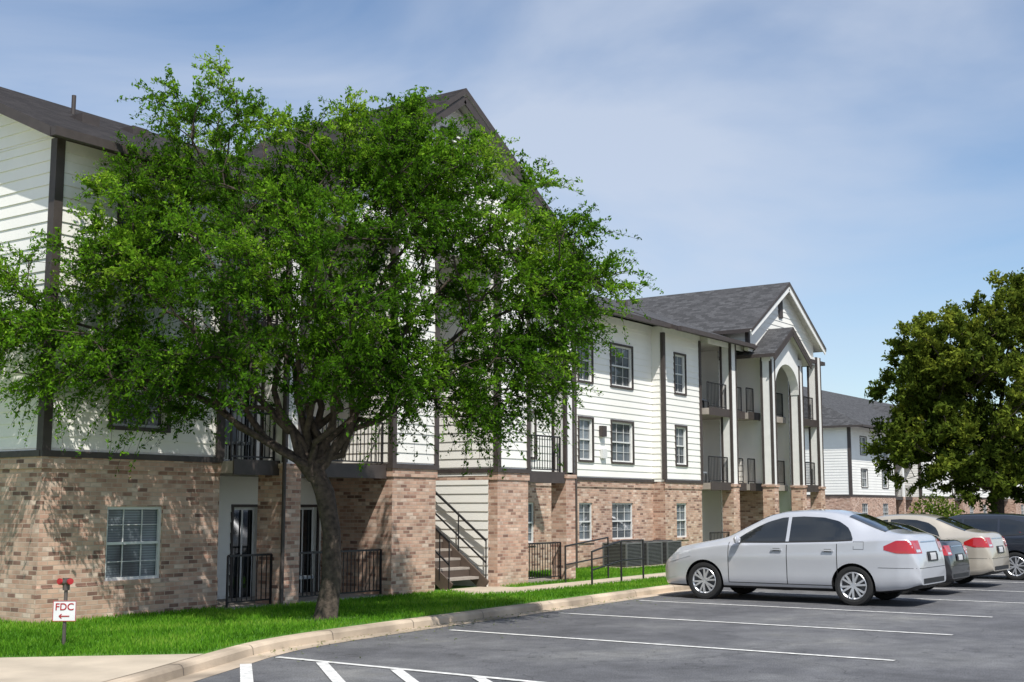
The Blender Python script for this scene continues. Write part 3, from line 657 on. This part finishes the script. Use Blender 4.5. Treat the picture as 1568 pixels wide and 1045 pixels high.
def mass(name,pts,mat,seed,lsz):
    rng=np.random.default_rng(seed); C=[]
    for (x,y,z,r,rz,n) in pts:
        d=rng.normal(0,1,(n,3)); d/=np.linalg.norm(d,axis=1)[:,None]; s=rng.random(n)[:,None]**.35
        k=1+.22*np.sin(d[:,:1]*7+x)*np.cos(d[:,1:2]*6+d[:,2:]*5)
        C.append(np.array([x,y,z])+d*s*k*np.array([r,r,rz]))
    c=np.concatenate(C); n=len(c); a=rng.normal(0,1,(n,3)); a/=np.linalg.norm(a,axis=1)[:,None]
    b=np.cross(a,rng.normal(0,1,(n,3))); b/=np.linalg.norm(b,axis=1)[:,None]
    leafmesh(name,c,a*lsz,b*lsz*.6,np.clip(.4+rng.normal(0,.2,n),0,1),mat)
pts=[]
for i in range(26): pts.append((170+random.uniform(-6,6),-40+i*7.5,3+random.uniform(-.5,.8),4.5,3.6,900))
mass('distant_trees',pts,'leaf_dark',5,.4)
mass('small_bush',[(69,20.6,1.3,1.3,1.2,1100),(72,20.8,1.0,1.1,.9,600)],'leaf_dark',6,.1)

# =============================== CARS
def blur(y,k):
    k=max(1,k); p=np.pad(y,(k,k),mode='edge'); return np.convolve(p,np.ones(2*k+1)/(2*k+1),'valid')
def build_car(name,loc,rz,paintm,S,scale=1.0):
    Lc=S['L']; X=np.linspace(0,Lc,int(Lc*100)+1)
    def cur(key,bk=4):
        p=S[key]; y=np.interp(X,[a for a,_ in p],[b for _,b in p]); y2=blur(y,bk); y2[0]=y[0]; y2[-1]=y[-1]; return y2
    top,wd,zb,belt,ry,rz_=cur('top',7),cur('w',4),cur('zb',4),cur('belt',6),cur('ry',6),cur('rz',6)
    def ring(x):
        g=lambda arr: float(np.interp(x,X,arr))
        zt,w_,b0,be,yr,zr=g(top),g(wd),g(zb),g(belt),g(ry),g(rz_)
        be=min(be,zt-.03); zr=min(max(zr,be+.015),zt-.012); hgt=be-b0
        p=[(0,b0),(w_*.78,b0),(w_*.93,b0+.02*hgt/.5),(w_*.985,b0+hgt*.22),(w_*.985,b0+hgt*.45),(w_,b0+hgt*.72),(w_*.985,b0+hgt*.84),(w_*.965,be-.012),(w_*.93,be),(yr,zr),(yr*.86,zr+(zt-zr)*.6),(yr*.45,zt-.004),(0,zt)]
        p=chaik(p,2); return np.array(p)
    cache={}
    def rg(x):
        k=round(x,3)
        if k not in cache: cache[k]=ring(k)
        return cache[k]
    def Yside(x,z):
        r=rg(x); zs=np.maximum.accumulate(r[:,1]+np.arange(len(r))*1e-6); return float(np.interp(z,zs,r[:,0]))
    def Ztop(x,y):
        r=rg(x); i=int(np.argmax(r[:,0])); return float(np.interp(y,r[i:,0][::-1],r[i:,1][::-1]))
    def Xend(y,z,rear=True):
        lo,hi=(Lc*.8,Lc) if rear else (Lc*.2,0)
        for _ in range(22):
            m=(lo+hi)/2; r=rg(m); ok_=(z>=r[0,1]) and (z<=r[-1,1]) and Yside(m,z)>=y
            if ok_: lo=m
            else: hi=m
        return lo
    root=empty(name,loc,rz,scale)
    xs=sorted(set([round(v,3) for v in list(np.linspace(0,.3,12))+list(np.linspace(.3,Lc-.35,70))+list(np.linspace(Lc-.35,Lc,16))]))
    bm=bmesh.new(); R=[]
    for x in xs:
        r=rg(x); full=[(x,a,b) for a,b in r]+[(x,-a,b) for a,b in r[::-1][1:-1]]
        R.append([bm.verts.new(p) for p in full])
    n=len(R[0])
    for A,B in zip(R[:-1],R[1:]):
        for k in range(n): bm.faces.new((A[k],A[(k+1)%n],B[(k+1)%n],B[k]))
    bm.faces.new(R[0][::-1]); bm.faces.new(R[-1])
    bmesh.ops.recalc_face_normals(bm,faces=bm.faces)
    me=bpy.data.meshes.new('body'); bm.to_mesh(me); bm.free()
    body=bpy.data.objects.new('body',me); COL.objects.link(body)
    ra=S['ar']; cm=bmesh.new()
    for wx in S['wx']:
        for sg in (1,-1):
            bmesh.ops.create_cone(cm,cap_ends=True,segments=40,radius1=ra,radius2=ra,depth=.5,matrix=Matrix.Translation((wx,sg*(S['W']-.24+.25),S['r']))@Matrix.Rotation(math.pi/2,4,'X'))
    cme=bpy.data.meshes.new('cut'); cm.to_mesh(cme); cm.free(); cut=bpy.data.objects.new('cut',cme); COL.objects.link(cut)
    md=body.modifiers.new('b','BOOLEAN'); md.operation='DIFFERENCE'; md.object=cut; md.solver='EXACT'
    dg=bpy.context.evaluated_depsgraph_get(); new=bpy.data.meshes.new_from_object(body.evaluated_get(dg))
    body.modifiers.clear(); body.data=new; bpy.data.objects.remove(cut)
    new.materials.clear(); new.materials.append(M[paintm]); new.materials.append(M['black_plastic'])
    for p in new.polygons:
        c=p.center; dark=p.normal.z<-.7 and c.z<.35
        for wx in S['wx']:
            dd=[math.hypot(new.vertices[v].co.x-wx,new.vertices[v].co.z-S['r']) for v in p.vertices]
            if max(dd)<ra+.003: dark=True
        p.material_index=1 if dark else 0; p.use_smooth=True
    try: new.set_sharp_from_angle(angle=math.radians(32))
    except Exception: pass
    body.parent=root
    D=MB()
    def side(x0,x1,zl,zu,mat,off=.006,nx=24,nz=6):
        for sg in (1,-1):
            G=[]
            for i in range(nx+1):
                x=x0+(x1-x0)*i/nx; a,b=zl(x),zu(x); b=max(b,a+.001)
                G.append([(x,sg*(Yside(x,a+(b-a)*j/nz)+off),a+(b-a)*j/nz) for j in range(nz+1)])
            for i in range(nx):
                for j in range(nz):
                    q=[G[i][j],G[i+1][j],G[i+1][j+1],G[i][j+1]]; D.face(q if sg<0 else q[::-1],mat)
    def topp(x0,x1,yw,mat,off=.007,nx=14,ny=14):
        G=[]
        for i in range(nx+1):
            x=x0+(x1-x0)*i/nx; yy=yw(x); G.append([(x,-yy+2*yy*j/ny,Ztop(x,abs(-yy+2*yy*j/ny))+off) for j in range(ny+1)])
        for i in range(nx):
            for j in range(ny): D.face([G[i][j],G[i+1][j],G[i+1][j+1],G[i][j+1]],mat)
    def endp(y0,y1,z0,z1,mat,rear=True,off=.006,ny=8,nz=5):
        for sg in (1,-1):
            G=[[( Xend(abs(y0+(y1-y0)*i/ny),z0+(z1-z0)*j/nz,rear)+(off if rear else -off), sg*(y0+(y1-y0)*i/ny), z0+(z1-z0)*j/nz) for j in range(nz+1)] for i in range(ny+1)]
            for i in range(ny):
                for j in range(nz): D.face([G[i][j],G[i+1][j],G[i+1][j+1],G[i][j+1]],mat)
    I=lambda pts:(lambda x:float(np.interp(x,[a for a,_ in pts],[b for _,b in pts])))
    wu,wl=I(S['win_u']),I(S['win_l']); x0,x1=S['win_u'][0][0],S['win_u'][-1][0]
    side(x0,x1,wl,wu,'car_glass',nx=40)
    side(x0,x1,lambda x:wl(x)-.016,lambda x:wl(x)+.003,'black_plastic',off=.009,nx=40,nz=1)
    for px in S['pil']: side(px-.028,px+.028,wl,wu,paintm,off=.009,nx=2)
    for dx in S['doors']:
        side(dx-.006,dx+.006,lambda x:.30,lambda x:wl(x)-.01,'black_plastic',off=.002,nx=1,nz=14)
    side(S['doors'][0],S['doors'][-1],lambda x:.296,lambda x:.308,'black_plastic',off=.002,nx=20,nz=1)
    fx0=S['wx'][1]+.02; fz=S['hz']+.02
    for (a0,a1,b0,b1) in ((fx0,fx0+.17,fz,fz+.006),(fx0,fx0+.17,fz+.12,fz+.126),(fx0,fx0+.006,fz,fz+.12),(fx0+.164,fx0+.17,fz,fz+.12)): side(a0,a1,lambda x:b0,lambda x:b1,'black_plastic',off=.002,nx=2,nz=1)
    topp(*S['ws'],lambda x:float(np.interp(x,X,ry))*.93,'car_glass'); topp(*S['rw'],lambda x:float(np.interp(x,X,ry))*.92,'car_glass')
    tx0,tz0,tz1=S['tail']
    side(tx0,Lc-.1,lambda x:tz0+.05*max(0,1-(x-tx0)/.2),lambda x:tz0+(tz1-tz0)*min(1,.55+.7*(x-tx0)/.3),'tail_red',nx=14)
    endp(S['W']*.55,S['W']*.9,tz0,tz1,'tail_red')
    endp(S['W']*.6,S['W']*.8,tz0+.02,tz0+.06,'lamp_clear',off=.01)
    endp(0,.26,S['plate'],S['plate']+.15,'black_plastic',off=.010); endp(0,.15,S['plate']+.02,S['plate']+.13,'plate_white',off=.014); endp(0,.55,.36,.44,'black_plastic',off=.006)
    endp(.0,.4,tz1-.03,tz1-.015,'chrome',off=.01,nz=1)
    endp(0,S['W']*.9,.60,.607,'black_plastic',off=.003,nz=1)
    side(Lc-.62,Lc-.04,lambda x:.60,lambda x:.607,'black_plastic',off=.002,nx=10,nz=1)
    side(.16,.62,lambda x:.60+.12*(x-.16)/.46,lambda x:.75+.07*(x-.16)/.46,'lamp_clear',nx=10)
    endp(S['W']*.5,S['W']*.8,.62,.72,'lamp_clear',rear=False); endp(0,S['W']*.42,.42,.6,'black_plastic',rear=False)
    for hx in S['handles']:
        for sg in (1,-1):
            y=Yside(hx,S['hz']); D.box(hx-.09,hx+.09,sg*(y+.012),sg*(y+.035),S['hz']-.013,S['hz']+.013,paintm); D.box(hx-.07,hx+.05,sg*(y+.002),sg*(y+.006),S['hz']-.03,S['hz']+.02,'black_plastic')
    mx=S['mir']
    D.build('glass_lamps_and_trim',root,smooth=True,uv=False)
    for sg in (1,-1):
        bm=bmesh.new(); bmesh.ops.create_uvsphere(bm,u_segments=16,v_segments=10,radius=1)
        for v in bm.verts: v.co=Vector((v.co.x*.06+ (.03 if v.co.x<0 else 0)*abs(v.co.y),v.co.y*.105,max(v.co.z,-.75)*.075))
        bmesh.ops.translate(bm,verts=bm.verts,vec=(mx,sg*(Yside(mx,S['mz'])+.13),S['mz']+.03))
        me=bpy.data.meshes.new('mirror'); bm.to_mesh(me); bm.free(); me.materials.append(M[paintm]); [setattr(p,'use_smooth',True) for p in me.polygons]
        o=bpy.data.objects.new('mirror',me); COL.objects.link(o); o.parent=root
        q=MB(); q.box(mx-.02,mx+.03,sg*(Yside(mx,S['mz'])-.03),sg*(Yside(mx,S['mz'])+.08),S['mz']-.02,S['mz']+.01,'black_plastic'); q.build('mirror_arm',root,uv=False)
    r=S['r']
    for wi,wx in enumerate(S['wx']):
        for sg in (1,-1):
            q=MB(); yo=S['W']-.015
            def lathe(prof,mat,seg=40):
                for i in range(seg):
                    a=2*math.pi*i/seg;b=2*math.pi*(i+1)/seg
                    for (r0,y0),(r1,y1) in zip(prof[:-1],prof[1:]):
                        q.face([(wx+r0*math.cos(a),sg*y0,r+r0*math.sin(a)),(wx+r0*math.cos(b),sg*y0,r+r0*math.sin(b)),(wx+r1*math.cos(b),sg*y1,r+r1*math.sin(b)),(wx+r1*math.cos(a),sg*y1,r+r1*math.sin(a))],mat)
            ri=r*.70
            lathe([(ri,yo-.19),(r*.94,yo-.19),(r,yo-.165),(r,yo-.03),(r*.955,yo-.004),(r*.82,yo),(ri,yo-.012)],'rubber')
            lathe([(ri,yo-.012),(ri*.97,yo-.006),(ri*.89,yo-.02),(ri*.87,yo-.15)],'alloy')
            lathe([(ri*.92,yo-.09),(.001,yo-.09)],'ac_grey'); lathe([(ri*.26,yo-.045),(ri*.22,yo-.012),(.001,yo-.01)],'alloy')
            for s_ in range(6):
                for da in (-.2,.2):
                    a=2*math.pi*s_/6+.3; a2=a+da
                    p0=Vector((wx+ri*.15*math.cos(a),sg*(yo-.026),r+ri*.15*math.sin(a))); p1=Vector((wx+ri*.93*math.cos(a2),sg*(yo-.022),r+ri*.93*math.sin(a2)))
                    q.beam(p0,p1,.03,.036,'alloy',up=(0,1,0))
            q.build('wheel',root,uv=False)
    return root
SED=dict(L=4.5,W=.87,r=.31,ar=.355,wx=(.87,3.47),
 top=[(0,.60),(.03,.70),(.1,.79),(.3,.88),(.7,.96),(1.1,1.03),(1.22,1.06),(1.6,1.26),(1.95,1.43),(2.2,1.49),(2.6,1.515),(3.0,1.505),(3.3,1.45),(3.6,1.33),(3.95,1.19),(4.1,1.155),(4.36,1.135),(4.41,1.09),(4.45,.98),(4.5,.66)],
 w=[(0,.58),(.05,.69),(.15,.77),(.35,.83),(.7,.86),(1.2,.87),(3.5,.87),(3.9,.865),(4.2,.845),(4.38,.80),(4.46,.75),(4.5,.68)],
 zb=[(0,.3),(.1,.2),(.6,.19),(3.9,.2),(4.3,.25),(4.5,.34)],
 belt=[(0,.5),(.05,.6),(.3,.78),(.7,.86),(1.2,.93),(2,.96),(3.2,1.0),(3.9,1.05),(4.35,1.06),(4.44,.94),(4.5,.56)],
 ry=[(0,.46),(.3,.66),(1.15,.72),(1.4,.69),(2.0,.61),(2.6,.595),(3.2,.585),(3.7,.61),(4.0,.68),(4.3,.66),(4.5,.56)],
 rz=[(0,.56),(.3,.85),(1.1,1.0),(1.25,1.03),(1.6,1.20),(1.95,1.37),(2.3,1.435),(2.7,1.455),(3.1,1.43),(3.4,1.345),(3.7,1.21),(3.95,1.13),(4.3,1.10),(4.42,1.0),(4.5,.62)],
 win_u=[(1.42,.99),(1.6,1.11),(1.8,1.22),(2.0,1.31),(2.25,1.378),(2.6,1.398),(2.95,1.382),(3.2,1.325),(3.36,1.23),(3.44,1.12),(3.47,1.05)],
 win_l=[(1.42,.975),(2.2,.985),(3.0,1.01),(3.5,1.035)],pil=(2.37,),doors=(1.33,2.37,3.22),ws=(1.30,1.98),rw=(3.34,3.95),tail=(3.98,.83,1.03),plate=.70,
 handles=(2.2,3.08),hz=.86,mir=1.52,mz=.98)
SUV=dict(L=4.6,W=.9,r=.35,ar=.40,wx=(.9,3.6),
 top=[(0,.62),(.03,.8),(.12,.92),(.4,1.02),(1.0,1.10),(1.15,1.14),(1.5,1.38),(1.8,1.56),(2.1,1.64),(2.6,1.67),(3.4,1.66),(4.0,1.61),(4.15,1.55),(4.35,1.3),(4.48,1.1),(4.55,.9),(4.6,.7)],
 w=[(0,.6),(.05,.72),(.15,.8),(.35,.87),(.8,.9),(4.0,.9),(4.35,.85),(4.52,.76),(4.6,.66)],
 zb=[(0,.34),(.1,.26),(.6,.25),(4.0,.26),(4.4,.32),(4.6,.42)],
 belt=[(0,.55),(.05,.72),(.3,.88),(1.15,1.03),(2,1.06),(3.4,1.1),(4.2,1.12),(4.45,1.0),(4.6,.6)],
 ry=[(0,.5),(.3,.7),(1.1,.76),(1.4,.72),(1.9,.66),(3.0,.65),(4.0,.64),(4.3,.66),(4.6,.55)],
 rz=[(0,.58),(.3,.95),(1.1,1.07),(1.25,1.16),(1.8,1.5),(2.2,1.58),(3.4,1.59),(4.05,1.52),(4.3,1.28),(4.5,1.0),(4.6,.66)],
 win_u=[(1.35,1.09),(1.6,1.28),(1.9,1.45),(2.2,1.52),(3.4,1.53),(3.8,1.45),(4.05,1.28),(4.1,1.2)],
 win_l=[(1.35,1.075),(2.2,1.09),(3.4,1.12),(4.1,1.18)],pil=(2.3,3.2),doors=(1.28,2.3,3.25),ws=(1.25,1.85),rw=(4.1,4.4),tail=(4.2,.98,1.2),plate=.8,
 handles=(2.15,3.1),hz=.98,mir=1.5,mz=1.08)
R90=-math.pi/2
build_car('parked_car',(23.25,12.1,0),R90+.01,'paint_silver',SED,1.13)
build_car('parked_car',(26.5,11.75,0),R90,'paint_black',SED,.96)
build_car('parked_car',(29.5,12.15,0),R90,'paint_beige',SED,1.06)
build_car('parked_suv',(33.1,11.2,0),R90,'paint_navy',SUV,.96)
build_car('parked_car',(44.2,13.0,0),R90,'paint_silver',SED,1.0)

# =============================== AC UNITS, RAIL, SIGN
for i,x in enumerate((29.6,30.75,31.9)):
    q=MB(); y0,y1=17.0,17.75; q.box(x-.03,x+.88,y0-.05,y1+.05,.1,.17,'concrete'); q.box(x+.03,x+.82,y0+.03,y1-.03,.17,.76,'black_plastic'); q.box(x,x+.85,y0,y1,.76,.80,'ac_grey')
    for k in range(15):
        z=.2+k*.037; q.box(x+.01,x+.84,y0+.01,y1-.01,z,z+.014,'ac_grey')
    for a in (x,x+.81):
        for b in (y0,y1-.04): q.box(a,a+.04,b,b+.04,.17,.76,'ac_grey')
    for rr in (.12,.2,.28): q.tube([(x+.42+rr*math.cos(t*.5236),17.37+rr*math.sin(t*.5236),.815) for t in range(13)],[.008]*13,4,'railing_black')
    q.build('air_conditioning_unit')
q=MB()
q.tube([(22.75,13.9,.1),(22.75,13.9,.83),(24.1,13.98,1.02),(25.2,14.05,1.02),(25.2,14.05,.1)],[.022]*5,8,'railing_black')
q.tube([(22.75,13.9,.45),(24.1,13.98,.6),(25.2,14.05,.6)],[.018]*3,8,'railing_black'); q.tube([(24.1,13.98,.1),(24.1,13.98,1.02)],[.022]*2,8,'railing_black')
q.tube([(23.6,15.1,.1),(23.6,15.1,.9),(25.6,15.2,1.05),(25.6,15.2,.1)],[.022]*4,8,'railing_black'); q.tube([(23.6,15.1,.5),(25.6,15.2,.62)],[.018]*2,8,'railing_black')
q.build('handrail')
sg=empty('fire_department_connection_sign',(9.42,13.05,GZ),math.radians(-52))
q=MB(); q.tube([(0,0,0),(0,0,.74)],[.022,.022],8,'post_grey'); q.box(-.135,.135,-.03,-.022,.30,.54,'sign_white')
for a in ((-.135,.135,.30,.307),(-.135,.135,.533,.54),(-.135,-.128,.307,.533),(.128,.135,.307,.533)): q.box(a[0],a[1],-.034,-.031,a[2],a[3],'sign_red')
q.beam((-.06,-.033,.36),(.06,-.033,.36),.004,.012,'sign_red'); q.beam((-.06,-.033,.36),(-.03,-.033,.385),.004,.01,'sign_red'); q.beam((-.06,-.033,.36),(-.03,-.033,.335),.004,.01,'sign_red')
q.tube([(0,0,.66),(0,0,.80)],[.04,.045],12,'post_grey')
for s_ in (-1,1): q.tube([(0,-.0,.74),(s_*.05,-.05,.76)],[.035,.032],12,'post_grey'); q.tube([(s_*.05,-.05,.76),(s_*.066,-.066,.765)],[.037,.037],12,'sign_red'); q.tube([(s_*.066,-.066,.765),(s_*.0665,-.067,.765)],[.037,.001],12,'sign_red')
q.build('post_and_plate',sg,uv=False)
cu=bpy.data.curves.new('lettering','FONT'); cu.body='FDC'; cu.size=.115; cu.align_x='CENTER'; cu.extrude=.001; cu.offset=.0015
o=bpy.data.objects.new('lettering',cu); COL.objects.link(o); o.parent=sg; o.location=(0,-.033,.43); o.rotation_euler=(math.pi/2,0,0); cu.materials.append(M['sign_red'])

# =============================== LIGHT, SKY, CAMERA
el=math.radians(55); h=Vector((-.60,-.80,0)).normalized()
sd=Vector((h.x*math.cos(el),h.y*math.cos(el),math.sin(el)))
l=bpy.data.lights.new('sun','SUN'); l.energy=5.0; l.angle=math.radians(.5); l.color=(1,.965,.905)
o=bpy.data.objects.new('sun',l); COL.objects.link(o); o.rotation_euler=(-sd).to_track_quat('-Z','Y').to_euler()
wd=bpy.data.worlds.new('World'); sc.world=wd; wd.use_nodes=True; nt=wd.node_tree; bg=nt.nodes['Background']
sky=N(nt,'ShaderNodeTexSky'); sky.sky_type='NISHITA'; sky.sun_disc=False; sky.sun_elevation=el; sky.sun_rotation=math.atan2(h.x,h.y)
sky.air_density=1.0; sky.dust_density=.5; sky.ozone_density=2.8
tc=N(nt,'ShaderNodeTexCoord'); mp=N(nt,'ShaderNodeMapping'); mp.inputs['Scale'].default_value=(1.0,1.0,2.2); mp.inputs['Rotation'].default_value=(.45,.1,.9); mp.inputs['Location'].default_value=(.05,-.1,.18)
nz=N(nt,'ShaderNodeTexNoise'); nz.inputs['Scale'].default_value=1.9; nz.inputs['Detail'].default_value=8; nz.inputs['Roughness'].default_value=.5; nz.inputs['Distortion'].default_value=.9
nt.links.new(tc.outputs['Generated'],mp.inputs['Vector']); nt.links.new(mp.outputs[0],nz.inputs['Vector'])
cr=ramp(nt,[(.36,.02),(.48,.30),(.62,.72)]); nt.links.new(nz.outputs['Fac'],cr.inputs['Fac'])
mx=N(nt,'ShaderNodeMix',data_type='RGBA'); nt.links.new(cr.outputs['Color'],mx.inputs['Factor']); nt.links.new(sky.outputs['Color'],mx.inputs[6]); mx.inputs[7].default_value=(4.5,4.95,5.8,1)
nt.links.new(mx.outputs[2],bg.inputs['Color']); bg.inputs['Strength'].default_value=.145
cam=bpy.data.cameras.new('camera'); co=bpy.data.objects.new('camera',cam); COL.objects.link(co); sc.camera=co
co.location=(0,0,1.75); co.rotation_euler=(math.radians(90+7.51),0,math.radians(-55)); cam.lens=44.31; cam.sensor_width=36; cam.clip_end=3000; cam.clip_start=.1
